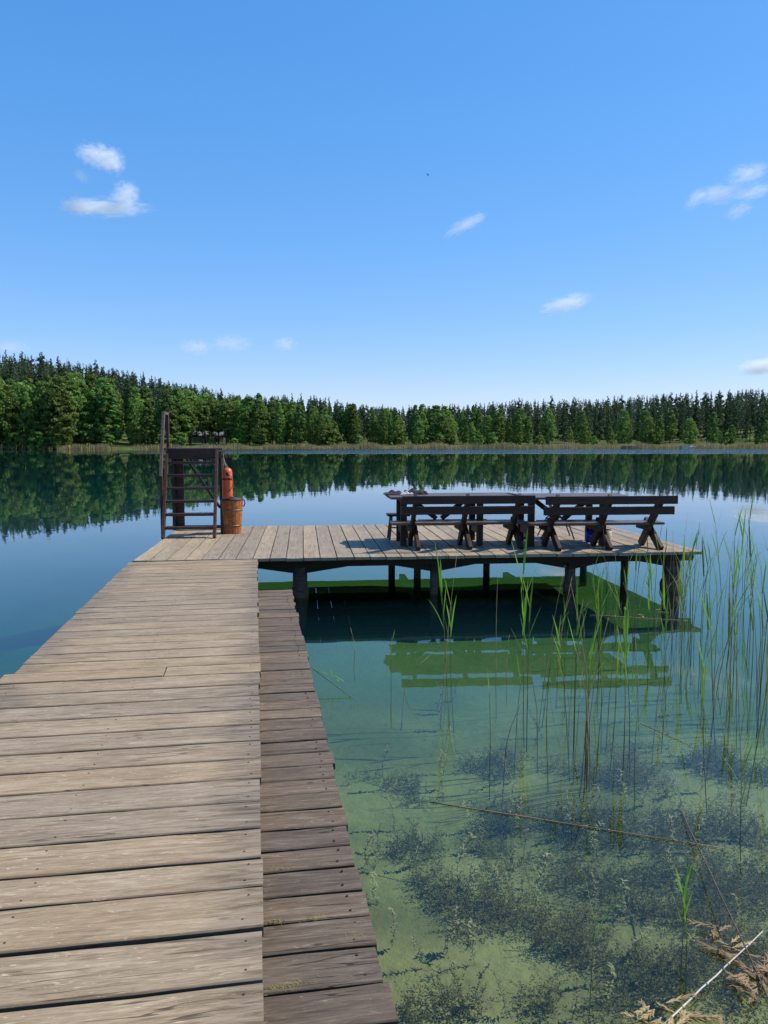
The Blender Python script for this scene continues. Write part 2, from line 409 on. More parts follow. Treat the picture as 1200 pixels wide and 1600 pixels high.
# ---------------------------------------------------------------- trees
def broad_crown(name, h, wd, mat, seed, n=5200, low=.06):
    rs = np.random.RandomState(seed); nc = 120 if n > 2000 else 40
    cz = low + (1 - low) * rs.beta(1.15, 1.2, nc)
    prof = np.sin(np.clip((cz - low + .1) / (1.1 - low), 0, 1) * math.pi) ** .65 * (1.0 - .3 * cz)
    an = rs.rand(nc) * 6.283; rad = prof * wd * (.45 + .55 * rs.rand(nc) ** .5)
    C = np.stack([np.cos(an) * rad, np.sin(an) * rad, cz * h], 1)
    sz = (.11 + .15 * rs.rand(nc)) * wd
    k = rs.randint(0, nc, n); u = rs.normal(size=(n, 3)); u /= np.linalg.norm(u, axis=1)[:, None]
    cen = C[k] + u * (sz[k] * (.6 + .4 * rs.rand(n) ** .5))[:, None] * np.array([1, 1, .62])
    a = rs.normal(size=(n, 3)); a /= np.linalg.norm(a, axis=1)[:, None]
    a = a + u * .0; b = np.cross(a, u + rs.normal(size=(n, 3)) * .5); b /= np.linalg.norm(b, axis=1)[:, None]
    s = (.14 + .22 * rs.rand(n))[:, None]
    return quads_mesh(name, cen, a * s, b * s * .75, mat)
def trunk_mesh(name, h, r, mat, limbs=6, seed=0, top=.8):
    rs = random.Random(seed); mb = MB()
    pts = [(0, 0, -.6), (rs.uniform(-.1, .1), 0, h * .25), (rs.uniform(-.2, .2), rs.uniform(-.2, .2), h * .55), (rs.uniform(-.25, .25), rs.uniform(-.2, .2), h * top)]
    mb.tube(pts, [r, r * .8, r * .5, r * .12], 7)
    for i in range(limbs):
        z = h * (.3 + .5 * i / limbs); a = rs.uniform(0, 6.28); L = h * .17
        mb.tube([(0, 0, z), (math.cos(a) * L * .6, math.sin(a) * L * .6, z + L * .35), (math.cos(a) * L, math.sin(a) * L, z + L * .8)], [r * .35, r * .22, .02], 5)
    return mb.mesh(name, mat)
def conifer_crown(name, h, wd, mat, seed, low=.3, pointy=1.0, n=5200):
    rs = np.random.RandomState(seed); cen = []; br = 64
    for i in range(br):
        t = low + (1 - low) * ((i + rs.rand()) / br) ** .9; u = (t - low) / (1 - low)
        if pointy > .8: L = wd * (1.02 - u) ** .9 * (.6 + .5 * rs.rand())
        else: L = wd * min(1, .5 + 1.6 * u) * max(.03, 1 - u) ** .55 * (.35 + .8 * rs.rand())
        L += .12
        a = rs.rand() * 6.283; k = int(n / br * (.35 + 1.1 * (1 - u))); q = rs.rand(k) ** .7
        side = rs.normal(size=k) * .17 * L * (1.15 - q)
        p = np.stack([np.cos(a) * q * L - np.sin(a) * side, np.sin(a) * q * L + np.cos(a) * side, np.full(k, t * h) + (q * L * (.16 if pointy < .8 else -.16)) + rs.normal(size=k) * .06 * (1 + L)], 1)
        cen.append(p)
    tip = np.stack([rs.normal(size=24) * .05, rs.normal(size=24) * .05, h * (.955 + .05 * rs.rand(24))], 1)
    cen = np.concatenate(cen + [tip]); n = len(cen)
    a = rs.normal(size=(n, 3)) * np.array([1, 1, .6]); a /= np.linalg.norm(a, axis=1)[:, None]
    b = np.cross(a, rs.normal(size=(n, 3))); b /= np.linalg.norm(b, axis=1)[:, None]
    s = (.13 + .19 * rs.rand(n))[:, None] * np.clip((1.03 - cen[:, 2:3] / h) * 6, .45, 1)
    return quads_mesh(name, cen, a * s, b * s * .6, mat)
BROAD = [(broad_crown('crown', 15, [3.4, 3.9, 3.0, 4.4, 3.6, 2.7, 4.0][i], M['leaf'] if i % 3 else M['leaf2'], 20 + i, low=[.03, .05, .08, .03, .04, .03, .3][i]), trunk_mesh('trunk', 15, .22, M['bark'], seed=i)) for i in range(7)]
CON = [(conifer_crown('crown', 18, [2.9, 3.2, 2.6, 2.8, 3.2, 2.7][i], M['needle'], 50 + i, [.10, .07, .14, .22, .28, .2][i], [1, 1, 1, .5, .5, .5][i]), trunk_mesh('trunk', 18, .2, M['pinebark'], 3, 9 + i, .96)) for i in range(6)]
SHRUB = [(broad_crown('crown', 4, 1.9, M['leaf2'] if i else M['leaf'], 80 + i, 900, .02), trunk_mesh('trunk', 4, .07, M['bark'], 5, 90 + i)) for i in range(3)]
def plant_tree(kind, name, px, d, h, h0, label, cat, group, wscale=1.0, sink=0):
    crown, trunk = kind; p = heading_point(px, d); z = ground(px, d) - sink
    o = thing(name, label, cat, (p.x, p.y, z), random.uniform(0, 6.28), group)
    s = h / h0; sw = s * wscale
    o.scale = (sw, sw, s)
    link('crown', crown, o); link('trunk', trunk, o)
    return o
# broadleaf trees along the shore, then conifers on the ridge behind
ORD = 'first second third fourth fifth sixth seventh eighth ninth tenth eleventh twelfth thirteenth fourteenth fifteenth sixteenth seventeenth eighteenth nineteenth twentieth'.split()
TENS = {2: 'twenty', 3: 'thirty', 4: 'forty', 5: 'fifty', 6: 'sixty', 7: 'seventy', 8: 'eighty', 9: 'ninety'}
TENTH = {3: 'thirtieth', 4: 'fortieth', 5: 'fiftieth', 6: 'sixtieth', 7: 'seventieth', 8: 'eightieth', 9: 'ninetieth'}
def ordinal(n):
    if n <= 20: return ORD[n - 1]
    return TENTH[n // 10] if n % 10 == 0 else TENS[n // 10] + '-' + ORD[n % 10 - 1]
def part_of_shore(q): return 'left shore' if q < 420 else ('middle far shore' if q < 830 else 'right far shore')
plan = []
px = -70.
while px < 1280:
    D = interp(px, SHORE)
    dense = px < 830
    for row in range(2):
        if not dense and random.random() < (.62 if row == 0 else .55): continue
        d = D + (8 if row == 0 else 17) + random.uniform(-2, 3)
        q = px + random.uniform(-9, 9) + row * 12
        if row == 0 and 292 < q < 352: d += 4
        if row == 0 and q < 110: d -= 6
        y = interp(q, DEC) + random.uniform(-6, 20 if row == 0 else 8) + (0 if row == 0 else -4)
        if not dense and row == 0: y += random.uniform(5, 22)
        h = EYE + (HZ - y) / FPX * d - ground(q, d)
        k = BROAD[6] if 285 < q < 355 else random.choice(BROAD[:6])
        plan.append((row, q, d, h, k, random.uniform(.6, .95) if random.random() < .55 else random.uniform(.95, 1.25)))
    px += random.uniform(12.5, 20) * 190 / D
for row in range(2):
    cnt = {}
    for (r_, q, d, h, k, ws) in sorted([t_ for t_ in plan if t_[0] == row], key=lambda t_: t_[1]):
        side = part_of_shore(q); cnt[side] = cnt.get(side, 0) + 1
        lab = 'green broadleaf tree, %s from the left in the %s row on the %s' % (ordinal(cnt[side]), 'waterside' if row == 0 else 'second', side)
        plant_tree(k, 'broadleaf_tree', q, d, h, 15, lab, 'tree', 'broadleaf trees along the far shore', ws)
for row in range(5):
    px = -75. + row * 5; cnt = {}
    while px < 1285:
        D = interp(px, SHORE); d = D + 26 + row * 17 + random.uniform(-5, 5)
        if row == 2 and px > 560: px += 20; continue
        topz = ztop(px, d) + random.uniform(-1.1, .4) + (.3 if row == 4 else 0) + (random.uniform(0, 1.1) if random.random() < .2 else 0)
        h = max(9, topz - ground(px, d))
        kind = random.choice(CON[:3] if random.random() < .3 or px > 600 and row < 1 else CON[3:])
        side = part_of_shore(px); cnt[side] = cnt.get(side, 0) + 1
        rw = ('lowest', 'second', 'third', 'fourth', 'topmost')[row]
        plant_tree(kind, 'conifer_tree', px, d, h, 18, 'dark conifer, %s from the left in the %s row, %s' % (ordinal(cnt[side]), rw, side), 'tree', 'dark conifers of the far forest', random.uniform(.85, 1.1))
        px += random.uniform(19, 27) * 210 / d * (.82 if row == 4 else 1.1)
# the rest of the wood, too many and too hidden to count: small conifers filling in between
def forest_fill(n):
    cc, aa, bb = [], [], []
    for i in range(n):
        px = random.uniform(-80, 1290); row = random.random(); d = interp(px, SHORE) + 30 + 74 * row
        top = ztop(px, d) - random.uniform(-.5, 2.2); base = ground(px, d); h = max(6, top - base); k = 330; wd = random.uniform(1.3, 2.4); p = heading_point(px, d)
        u = np.random.rand(k) ** .8; rad = wd * (1.03 - u) ** .75 * (.35 + .65 * np.random.rand(k) ** .5); an = np.random.rand(k) * 6.283
        cc.append(np.stack([p.x + np.cos(an) * rad, p.y + np.sin(an) * rad, base + h * (.25 + .75 * u) - .12 * rad], 1))
        a_ = rand_unit(k); b_ = np.cross(a_, rand_unit(k)); sz = (.17 + .22 * np.random.rand(k))[:, None] * np.clip((1.04 - u) * 5, .4, 1)[:, None]
        aa.append(a_ * sz); bb.append(b_ * sz * .6)
    o = link('forest_interior', quads_mesh('forest_interior', np.concatenate(cc), np.concatenate(aa), np.concatenate(bb), M['needle']))
    tag(o, 'dense dark wood filling the far hillside between the single conifers', 'forest', kind='stuff')
forest_fill(720)
# single pale trees standing out from the dark wood on the right
for px, y, k, ws, lab in ((855, 640, 2, 1.1, 'tall full pale green tree standing before the dark right wood'), (952, 668, 0, 1.1, 'small rounded pale tree left of the grey jetty on far shore'),
        (1012, 652, 1, 1.25, 'broad pale green tree just right of the small far jetty'), (1028, 650, 5, 1.0, 'slim silvery green tree beside the broad pale one'),
        (1075, 654, 3, 1.1, 'bushy mid green tree in right wood edge'), (1141, 664, 5, 1.25, 'conical pale tree near the right picture edge on far shore'), (1124, 675, 0, 1.0, 'short round tree left of the conical pale tree')):
    d = interp(px, SHORE) + 7; h = EYE + (HZ - y) / FPX * d - ground(px, d)
    plant_tree(BROAD[[0, 3, 0, 3, 3, 0][k]] if k != 5 else BROAD[5], 'pale_tree', px, d, h, 15, lab, 'tree', None, ws)
cnt = {}; shrubs = []
for i, px in enumerate([random.uniform(-60, 1260) for _ in range(44)] + [random.uniform(-40, 110) for _ in range(14)]):
    d = interp(px, SHORE) + (random.uniform(4, 7.5) if i < 44 else random.uniform(-1, 2))
    if 285 < px < 350 and random.random() < .7: continue
    shrubs.append((px, d, i % 3))
for px, d, i in sorted(shrubs):
    side = part_of_shore(px); cnt[side] = cnt.get(side, 0) + 1
    plant_tree(SHRUB[i], 'shore_shrub', px, d, random.uniform(1.8, 4.2), 4, 'low shrub by far reeds, %s from the left on the %s' % (ordinal(cnt[side]), side), 'shrub', 'shrubs behind the far reeds', random.uniform(.9, 1.5))
# far reed belt
N = 34000; P = []
for i in range(N):
    px = random.uniform(-400, 1600); D = interp(px, SHORE); gap = math.sin(px * .021) + .6 * math.sin(px * .053 + 1)
    if px < 90 and random.random() < .93: continue
    if px < 400 and gap < random.uniform(-1.3, -.3): continue
    p = heading_point(px, D + random.uniform(-4.5, 3.5)); P.append((p.x, p.y, random.uniform(.5, 1.6) * (1.12 if px > 500 else 1) * (.8 + .3 * math.sin(px * .09) * math.sin(px * .031 + 2))))
P = np.array(P); n = len(P); hh = P[:, 2]
cen = np.stack([P[:, 0], P[:, 1], hh * .42], 1)
ax = np.stack([np.random.normal(size=n) * .12, np.random.normal(size=n) * .12, hh * .62], 1); bx = np.stack([np.full(n, .045), np.random.normal(size=n) * .03, np.zeros(n)], 1)
tag(link('far_reed_belt', quads_mesh('far_reed_belt', cen, ax, bx, M['farreed'])), 'tan reed belt lining the far shore below the trees', 'reeds', kind='stuff')

# a house among the left trees
p = heading_point(318, 226); hz = ground(318, 226) - 1
h = thing('lake_house', 'grey roofed wooden house half hidden behind left shore trees', 'house', (p.x, p.y, hz), R(8))
MB().box((0, 0, 1.6), (11, 6, 3.2)).build('wall', M['housewall'], h)
MB().prism([(-3.7, 3.0), (3.7, 3.0), (0, 5.2)], -6, 6).build('roof', M['roof'], h)
for x in (-3.5, 0.2, 3.6):
    wdw = MB().box((x, -3.04, 1.7), (1.3, .1, 1.2)).build('window', M['tin'], h); MB().box((x, -3.1, 1.7), (1.05, .04, .95)).build('pane', M['glasspane'], wdw)
# a small jetty and a rowing boat far away
p = heading_point(982, 216.5)
j = thing('far_jetty', 'tiny grey jetty at the far reed belt right of centre', 'jetty', (p.x, p.y, 0), -YAW)
MB().box((0, 0, .55), (4.2, 1.6, .12)).build('deck', M['tin'], j)
for x in (-1.9, 0, 1.9): MB().tube([(x, -.6, -1), (x, -.6, .9)], .07, 6).build('post', M['log'], j)
p = heading_point(1071, 216)
b = thing('rowing_boat', 'tiny white rowing boat on the far shore at the right', 'boat', (p.x, p.y, .02), -YAW + .2)
bm = MB(); bm.prism([(-1.8, .5), (-1.3, .02), (1.5, .02), (2.0, .55), (1.4, .42), (-1.3, .4)], -.55, .55); bm.build('hull', M['boat'], b); MB().box((0, .2, .46), (1.0, .25, .05)).build('thwart', M['log'], b)
b.rotation_euler.z += R(90)

# ---------------------------------------------------------------- the pier
def plank(name, L, W, T, mat, parent, loc, rz=0, rough=.0025, seg=9, tilt=0):
    rs = random; v = []; bv = .005
    for i in range(seg + 1):
        x = -L / 2 + L * i / seg
        if i in (0, seg): x += rs.uniform(-.006, .006)
        y0 = -W / 2 + rs.uniform(-rough, rough); y1 = W / 2 + rs.uniform(-rough, rough); zt = rs.uniform(-.0015, .0015)
        v += [(x, y0, -T), (x, y0, -bv + zt), (x, y0 + bv, zt), (x, (y0 + y1) / 2, zt - .002), (x, y1 - bv, zt), (x, y1, -bv + zt), (x, y1, -T)]
    f = []
    for i in range(seg):
        a = i * 7; b2 = a + 7
        for k in range(7): f.append((a + k, a + (k + 1) % 7, b2 + (k + 1) % 7, b2 + k))
    f.append(tuple(range(7))[::-1]); f.append(tuple(range(seg * 7, seg * 7 + 7)))
    m = bpy.data.meshes.new(name); m.from_pydata(v, [], f); bm = bmesh.new(); bm.from_mesh(m); bmesh.ops.recalc_face_normals(bm, faces=bm.faces); bm.to_mesh(m); bm.free()
    m.materials.append(mat)
    return link(name, m, parent, loc, (tilt, 0, rz))
def nails(parent, spots):
    mb = MB()
    for (x, y, z) in spots: mb.lathe([(.0042, z - .01), (.0042, z + .0006), (.0025, z + .001)], 6, (x, y, 0))
    o = mb.build('nail_heads', M['nail'], parent); tag(o, kind='stuff')
walk = thing('jetty_walkway', 'long sunlit walkway of pale weathered boards leading out over the lake', 'pier', (0, 0, DECK))
edges = [5.794, 5.56, 5.335, 5.118, 4.868, 4.641, 4.4, 4.162, 3.931, 3.7, 3.472, 3.24, 3.009, 2.784, 2.598, 2.362, 2.119, 1.90, 1.67, 1.44, 1.2, .97, .74, .5, .27]
y = 5.794; up = []
while y < 9.95: y += random.uniform(.222, .238); up.append(y)
sc = (10.125 - 5.794) / (up[-1] - 5.794); up = [5.794 + (q - 5.794) * sc for q in up]
edges = up[::-1] + edges
GAPS = {2.362: .022, 2.119: .02, 1.90: .017}
spots = []
for a, b2 in zip(edges[:-1], edges[1:]):
    g = GAPS.get(a, random.uniform(.012, .017) if random.random() < .9 else .008); g2 = random.uniform(.002, .005)
    W = (a - b2) - g; yc = (a + b2) / 2 - g / 2 + 0
    off = random.uniform(-.005, .005); z = random.uniform(-.001, .001)
    if abs(b2 - 5.118) < .01:       # the board pieced from two lengths
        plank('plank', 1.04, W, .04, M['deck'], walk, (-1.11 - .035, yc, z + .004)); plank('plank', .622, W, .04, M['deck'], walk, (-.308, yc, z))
    else:
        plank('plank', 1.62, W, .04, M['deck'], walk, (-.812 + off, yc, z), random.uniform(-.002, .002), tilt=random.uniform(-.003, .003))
    for xx in (-.055, -.8, -1.53):
        for s in (-.3, .3): spots.append((xx + random.uniform(-.012, .012), yc + s * W, z))
nails(walk, spots)
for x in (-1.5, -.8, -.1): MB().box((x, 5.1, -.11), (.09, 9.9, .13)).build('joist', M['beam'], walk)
for yy in (1.2, 3.9, 6.6, 9.2):
    for x in (-1.42, -.18): MB().tube([(x, yy, -2.2), (x, yy, -.18)], .075, 10).build('post', M['log'], walk)
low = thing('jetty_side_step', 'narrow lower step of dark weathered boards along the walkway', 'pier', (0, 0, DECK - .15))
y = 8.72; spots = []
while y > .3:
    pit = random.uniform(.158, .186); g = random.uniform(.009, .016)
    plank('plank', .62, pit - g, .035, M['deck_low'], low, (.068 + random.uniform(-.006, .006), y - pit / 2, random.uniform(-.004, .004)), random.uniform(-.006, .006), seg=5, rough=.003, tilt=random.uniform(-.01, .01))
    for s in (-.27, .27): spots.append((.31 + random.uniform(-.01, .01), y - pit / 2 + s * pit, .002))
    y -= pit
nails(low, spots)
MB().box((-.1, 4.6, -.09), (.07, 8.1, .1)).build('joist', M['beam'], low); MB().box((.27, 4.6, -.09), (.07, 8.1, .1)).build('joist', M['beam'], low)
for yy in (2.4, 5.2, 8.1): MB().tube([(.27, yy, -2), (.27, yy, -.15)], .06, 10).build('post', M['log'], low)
mo = MB()
for px_, py_, nn in ((432, 1440, 40), (440, 1545, 60), (490, 1435, 30), (432, 1358, 20), (548, 1465, 14), (470, 1535, 30)):
    c = at(px_, py_, DECK - .15)
    for i in range(nn):
        q = c + Vector((random.gauss(0, .022), random.gauss(0, .008), .001)); mo.blade(q, (random.gauss(0, 1), random.gauss(0, 1), .5), random.uniform(.006, .016), .0025, .4, 2)
tag(mo.build('dry_moss', M['moss']), 'tufts of yellow dry moss in the gaps of the lower step', 'moss', kind='stuff')

# platform: local frame, x along its front edge, y away from it
PRZ = -R(3.4)
plat = thing('jetty_platform', 'wide board platform at the head of the walkway carrying tables and benches', 'pier', (-1.60, 10.235, DECK), PRZ)
x = 0.0; i = 0; PW, PD = 7.78, 3.95
while x < PW - .05:
    wd = random.uniform(.205, .228)
    if x + wd > PW: wd = PW - x
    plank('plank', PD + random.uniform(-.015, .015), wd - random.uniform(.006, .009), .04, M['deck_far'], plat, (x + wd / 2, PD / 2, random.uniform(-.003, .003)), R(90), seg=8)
    x += wd
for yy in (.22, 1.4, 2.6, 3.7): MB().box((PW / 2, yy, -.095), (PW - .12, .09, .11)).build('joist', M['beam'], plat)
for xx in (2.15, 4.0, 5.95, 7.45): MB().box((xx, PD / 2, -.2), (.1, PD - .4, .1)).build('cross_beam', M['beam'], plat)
def post(x, y, r, parent=plat, sleeve=False):
    o = MB().tube([(x, y, -2.6), (x, y, -.6), (x, y, -.152)], [r * 1.05, r * 1.02, r], 12).build('post', M['log'], parent, True)
    if sleeve: MB().lathe([(r * 1.25, -.62), (r * 1.3, -.5), (r * 1.15, -.44)], 12, (x, y, 0)).build('sleeve', M['log'], o)
    return o
for (xx, r, sl) in ((2.15, .095, True), (4.0, .055, False), (5.95, .075, True), (7.45, .12, True)): post(xx, .28, r, sleeve=sl)
for xx in (.35, 2.2, 4.6, 7.4): post(xx, 3.6, .065)
for px_, py_ in ((612, 893), (652, 903), (760, 893), (975, 905)):
    q_ = at(px_, py_, 0); c_, s_ = math.cos(-PRZ), math.sin(-PRZ); dx, dy = q_.x + 1.60, q_.y - 10.235; post(dx * c_ - dy * s_, dx * s_ + dy * c_, .055)
for (x0, x1) in ((2.15, 1.5), (2.15, 2.85), (4.0, 3.4), (4.0, 4.6), (5.95, 5.4), (5.95, 6.5), (7.45, 6.9)):
    mb = MB(); mb.prism([(x0, -.152), (x1, -.152), (x0, -.255)], -.06, .06); mb.v = [Vector((v_.y, .28 + v_.x, v_.z)) for v_ in mb.v]; mb.build('knee_brace', M['beam'], plat)
def on_plat(wx, wy):               # world point -> platform frame
    d = Vector((wx + 1.60, wy - 10.235)); c, s = math.cos(-PRZ), math.sin(-PRZ)
    return Vector((d.x * c - d.y * s, d.x * s + d.y * c))

# ---------------------------------------------------------------- furniture on the platform (things stand at DECK)
def pl(px, py, h=0.0):             # platform-height sight point
    return at(px, py, DECK + h)
FR = PRZ - R(1.0)
def bench(name, px_l, px_r, py, label, seed):
    a = pl(px_l, py); b = pl(px_r, py); c = (a + b) / 2; L = 1.88
    o = thing(name, label, 'bench', (c.x, c.y, DECK), FR, 'backed benches on the near side of the tables')
    # local: y = 0 near feet, +y towards the tables, back of the bench towards us
    MB().box((0, -.105, .725), (L, .035, .115)).build('backrest_board', M['brown'], o, bevel=.004)
    MB().box((0, -.015, .57), (L, .035, .115)).build('backrest_board', M['brown'], o, bevel=.004)
    MB().box((-.06, .33, .355), (L + .1, .17, .035)).build('seat_board', M['tabletop'], o, bevel=.004)
    MB().box((-.06, .515, .355), (L + .1, .17, .035)).build('seat_board', M['tabletop'], o, bevel=.004)
    for fx in (-.74, 0, .74):
        MB().bar((fx, .62, .0), (fx, -.06, .765), .05, .125, (0, 1, 0)).build('back_leg', M['brown'], o, bevel=.003)
        MB().bar((fx + .051, .60, .37), (fx + .051, .03, .0), .05, .125, (0, 1, 0)).build('front_leg', M['brown'], o, bevel=.003)
        MB().box((fx - .051, .42, .297), (.05, .42, .08)).build('seat_bearer', M['brown'], o, bevel=.003)
    return o
bench('backed_bench', 652, 808, 860, 'left of two dark brown backed benches with crossed legs', 1)
bench('backed_bench', 876, 1024, 861, 'right of two dark brown backed benches with crossed legs', 2)
def table(name, npx, py, L, label, fx):
    n_ = pl(npx[0], py, .75); c = n_ + Vector((math.cos(FR), math.sin(FR), 0)) * (L / 2); nrm = Vector((-math.sin(FR), math.cos(FR), 0)); c += nrm * .72
    o = thing(name, label, 'table', (c.x, c.y, DECK), FR, 'long tables on the platform')
    for k in range(5): MB().box((random.uniform(-.008, .008), -.34 + k * .17, .712), (L, .164, .036)).build('table_board', M['tabletop'], o, bevel=.004)
    MB().box((0, 0, .19 + .12), (fx[1] - fx[0] - .09, .045, .09)).build('stretcher', M['brown'], o)
    cx = (fx[0] + fx[1]) / 2
    for s, e in ((-1, fx[0]), (1, fx[1])):
        for yy in (-.29, .29): MB().box((e, yy, .335), (.09, .075, .67)).build('leg', M['brown'], o, bevel=.003)
        MB().box((e, 0, .67), (.085, .74, .045)).build('top_bearer', M['brown'], o)
        MB().box((e + .0, 0, .25), (.05, .50, .17)).build('cross_board', M['brown'], o)
        MB().bar((cx + s * .04, 0, .37), (cx + s * .44, 0, .68), .05, .07).build('brace', M['brown'], o)
    return o
t1 = table('long_table', (613, 0), 777, 1.98, 'left long dark wooden table with clothes lying on its end', (-.78, .36))
t2 = table('long_table', (822, 0), 777.5, 1.72, 'right long dark wooden table behind the right backed bench', (-.66, .42))
# clothes on the left table
cb = pl(643, 774, .732)
cl = thing('folded_clothes', 'rumpled dark and pale clothes lying on the left table end', 'clothes', (cb.x - .02, cb.y + .3, DECK + .732), FR)
def cloth(name, cx, cy, sx, sy, hgt, mat, seed, rz=0):
    rs = np.random.RandomState(seed); n = 15; ph = rs.rand(8) * 6; v = []; f = []
    for j in range(n):
        for i in range(n):
            u = i / (n - 1) * 2 - 1; w_ = j / (n - 1) * 2 - 1; ed = max(0, 1 - max(abs(u), abs(w_)) ** 4)
            z = hgt * ed * (.45 + .3 * math.sin(u * 4 + ph[0] + w_ * 2) + .25 * math.sin(w_ * 6 + ph[1] - u * 3) + .12 * math.sin(u * 11 + ph[2]))
            wob = 1 + .12 * math.sin(3 * math.atan2(w_, u) + ph[3])
            v.append((cx + sx * u * wob, cy + sy * w_ * wob, max(.002, z)))
    for j in range(n - 1):
        for i in range(n - 1): f.append((j * n + i, j * n + i + 1, (j + 1) * n + i + 1, (j + 1) * n + i))
    m = bpy.data.meshes.new(name); m.from_pydata(v, [], f); m.polygons.foreach_set('use_smooth', [True] * len(f)); m.materials.append(mat)
    o = link(name, m, cl, rot=(0, 0, rz)); md = o.modifiers.new('t', 'SOLIDIFY'); md.thickness = .006; md.offset = 1; return o
cloth('shirt', -.14, .0, .17, .2, .055, M['cloth_dark'], 1); cloth('trousers', .12, -.04, .16, .14, .085, M['cloth_dark'], 2, .3)
cloth('towel', -.02, -.1, .12, .10, .05, M['cloth_pale'], 3, .1); cloth('scarf', -.26, -.02, .09, .12, .03, M['cloth_red'], 4)
cloth('sock', .27, -.02, .06, .05, .05, M['cloth_dark'], 5)
# stool
sp = pl(622, 842); st = thing('small_stool', 'small round-cornered dark stool with splayed legs at left table end', 'stool', (sp.x, sp.y, DECK), FR)
MB().box((0, 0, .385), (.36, .26, .035)).build('seat', M['brown'], st, bevel=.012)
for sx in (-1, 1):
    for sy in (-1, 1): MB().bar((sx * .11, sy * .08, .37), (sx * .15, sy * .12, 0), .026, .026).build('leg', M['brown'], st)
MB().box((0, 0, .18), (.25, .02, .02)).build('rung', M['brown'], st)
# garden chair of blue tube
p = pl(868, 840); ch = thing('garden_chair', 'navy tube-framed garden chair between the two tables', 'chair', (p.x, p.y, DECK), FR + R(80))
for s in (-.22, .22):
    MB().tube([(s, -.26, 0), (s, -.18, .22), (s, .02, .42), (s, .12, .55), (s, .17, .66)], .011, 8).build('side_tube', M['navy'], ch, True)
    MB().tube([(s * 1.05, .26, 0), (s * 1.05, .12, .3), (s * 1.05, -.05, .42), (s * 1.05, -.24, .45)], .011, 8).build('leg', M['navy'], ch, True)
MB().tube([(-.22, .17, .66), (-.12, .185, .695), (.12, .185, .695), (.22, .17, .66)], .011, 8).build('top_tube', M['navy'], ch, True)
MB().box((0, -.06, .425), (.42, .4, .012)).build('seat', M['cloth_dark'], ch); 
# tubs and jars
def pail(name, px, py, r0, r1, hgt, mat, label, handle=True):
    p = pl(px, py); o = thing(name, label, 'bucket', (p.x, p.y, DECK + .003))
    MB().lathe([(r0 * .97, 0), (r0, .004), (r1, hgt), (r1 * 1.06, hgt), (r1 * 1.06, hgt - .012), (r1 * .97, hgt - .014), (r1 * .96, hgt - .006), (r0 * .92, .02)], 20).build('body', mat, o, True)
    if handle: MB().tube([(r1 * math.cos(a) * 1.05, -.02 - .05 * math.sin(a), hgt - .01 - .08 * math.sin(a)) for a in np.linspace(0, math.pi, 9)], .003, 6).build('handle', M['tin'], o)
    return o
pail('blue_bucket', 921.5, 847, .062, .078, .185, M['blue'], 'small bright blue plastic bucket under the right bench')
pail('beige_pail', 948.5, 846.5, .062, .068, .19, M['beige'], 'beige pail standing right of the blue bucket', False)
p = pl(821.5, 843); jr = thing('storage_jar', 'pale jar with dark base on the boards between the tables', 'jar', (p.x, p.y, DECK + .003))
MB().lathe([(.036, 0), (.042, .004), (.042, .04)], 18).build('base', M['black'], jr, True); MB().lathe([(.04, .04), (.042, .045), (.042, .11), (.034, .125)], 18).build('body', M['tin'], jr, True)
MB().lathe([(.036, .125), (.037, .127), (.037, .145), (.034, .147)], 18).build('lid', M['beige'], jr, True)

# bathing steps
p = pl(295, 841.5); sw = .40
tw = thing('bathing_steps', 'tall dark brown wooden steps with handrail at the platform corner', 'steps', (p.x, p.y, DECK), PRZ)
HT = 1.36; RUN = .62
for s in (-1, 1): MB().bar((s * sw, 0, 0), (s * sw, RUN, HT + .02), .045, .105, (0, 1, 0)).build('stringer', M['warmbrown'], tw, bevel=.003)
for k in range(6):
    z = .16 + k * .205; yy = RUN * z / HT
    MB().box((0, yy + .05, z), (sw * 2 - .045, .17, .042)).build('tread', M['warmbrown'], tw, bevel=.003)
MB().box((0, RUN - .05, HT - .03), (sw * 2 - .045, .036, .17)).build('fascia_board', M['brown'], tw)
for k in range(4): MB().box((-.36 + k * .245 - .0, RUN + .38, HT + .045 + random.uniform(0, .004)), (.235, .85, .03)).build('top_board', M['warmbrown'], tw, bevel=.003)
for s, wd in ((-1, .15), (1, .10)):
    MB().box((s * (sw + .01), RUN + .62, HT / 2), (.05, wd * 1.2, HT)).build('rear_post', M['warmbrown'], tw)
    if s > 0: MB().box((s * (sw + .052), RUN + .05, HT / 2), (.04, .1, HT)).build('front_post', M['warmbrown'], tw)
MB().box((-sw + .075, RUN + .63, HT / 2), (.16, .035, HT - .01)).build('side_board', M['warmbrown'], tw)
MB().bar((-.24, RUN + .60, HT - .04), (.37, RUN + .60, .38), .035, .10, (0, 1, 0)).build('brace', M['warmbrown'], tw)
MB().box((0, RUN + .58, .05), (sw * 2, .04, .06)).build('sill', M['warmbrown'], tw)
MB().bar((-sw - .05, RUN * .55 - .12, .97), (-sw - .05, RUN + .02, 1.36 + .65), .045, .06, (0, 1, 0)).build('handrail', M['tabletop'], tw, bevel=.004)  # lighter stain than the steps: the rail's sunlit look put into its colour
MB().box((-sw - .05, RUN + .36, HT + .31), (.045, .07, .66)).build('handrail_post', M['warmbrown'], tw, bevel=.003)
MB().bar((-sw - .05, RUN + .0, 2.0), (-sw - .05, RUN + .40, HT + .63), .045, .045, (0, 1, 0)).build('rail_end', M['tabletop'], tw, bevel=.003)
MB().box((-sw - .05, RUN * .55 - .07, .5), (.045, .06, 1.0)).build('handrail_post', M['warmbrown'], tw, bevel=.003)
MB().box((sw + .1, RUN - .05, HT - .07), (.13, .06, .05)).build('bracket', M['warmbrown'], tw)
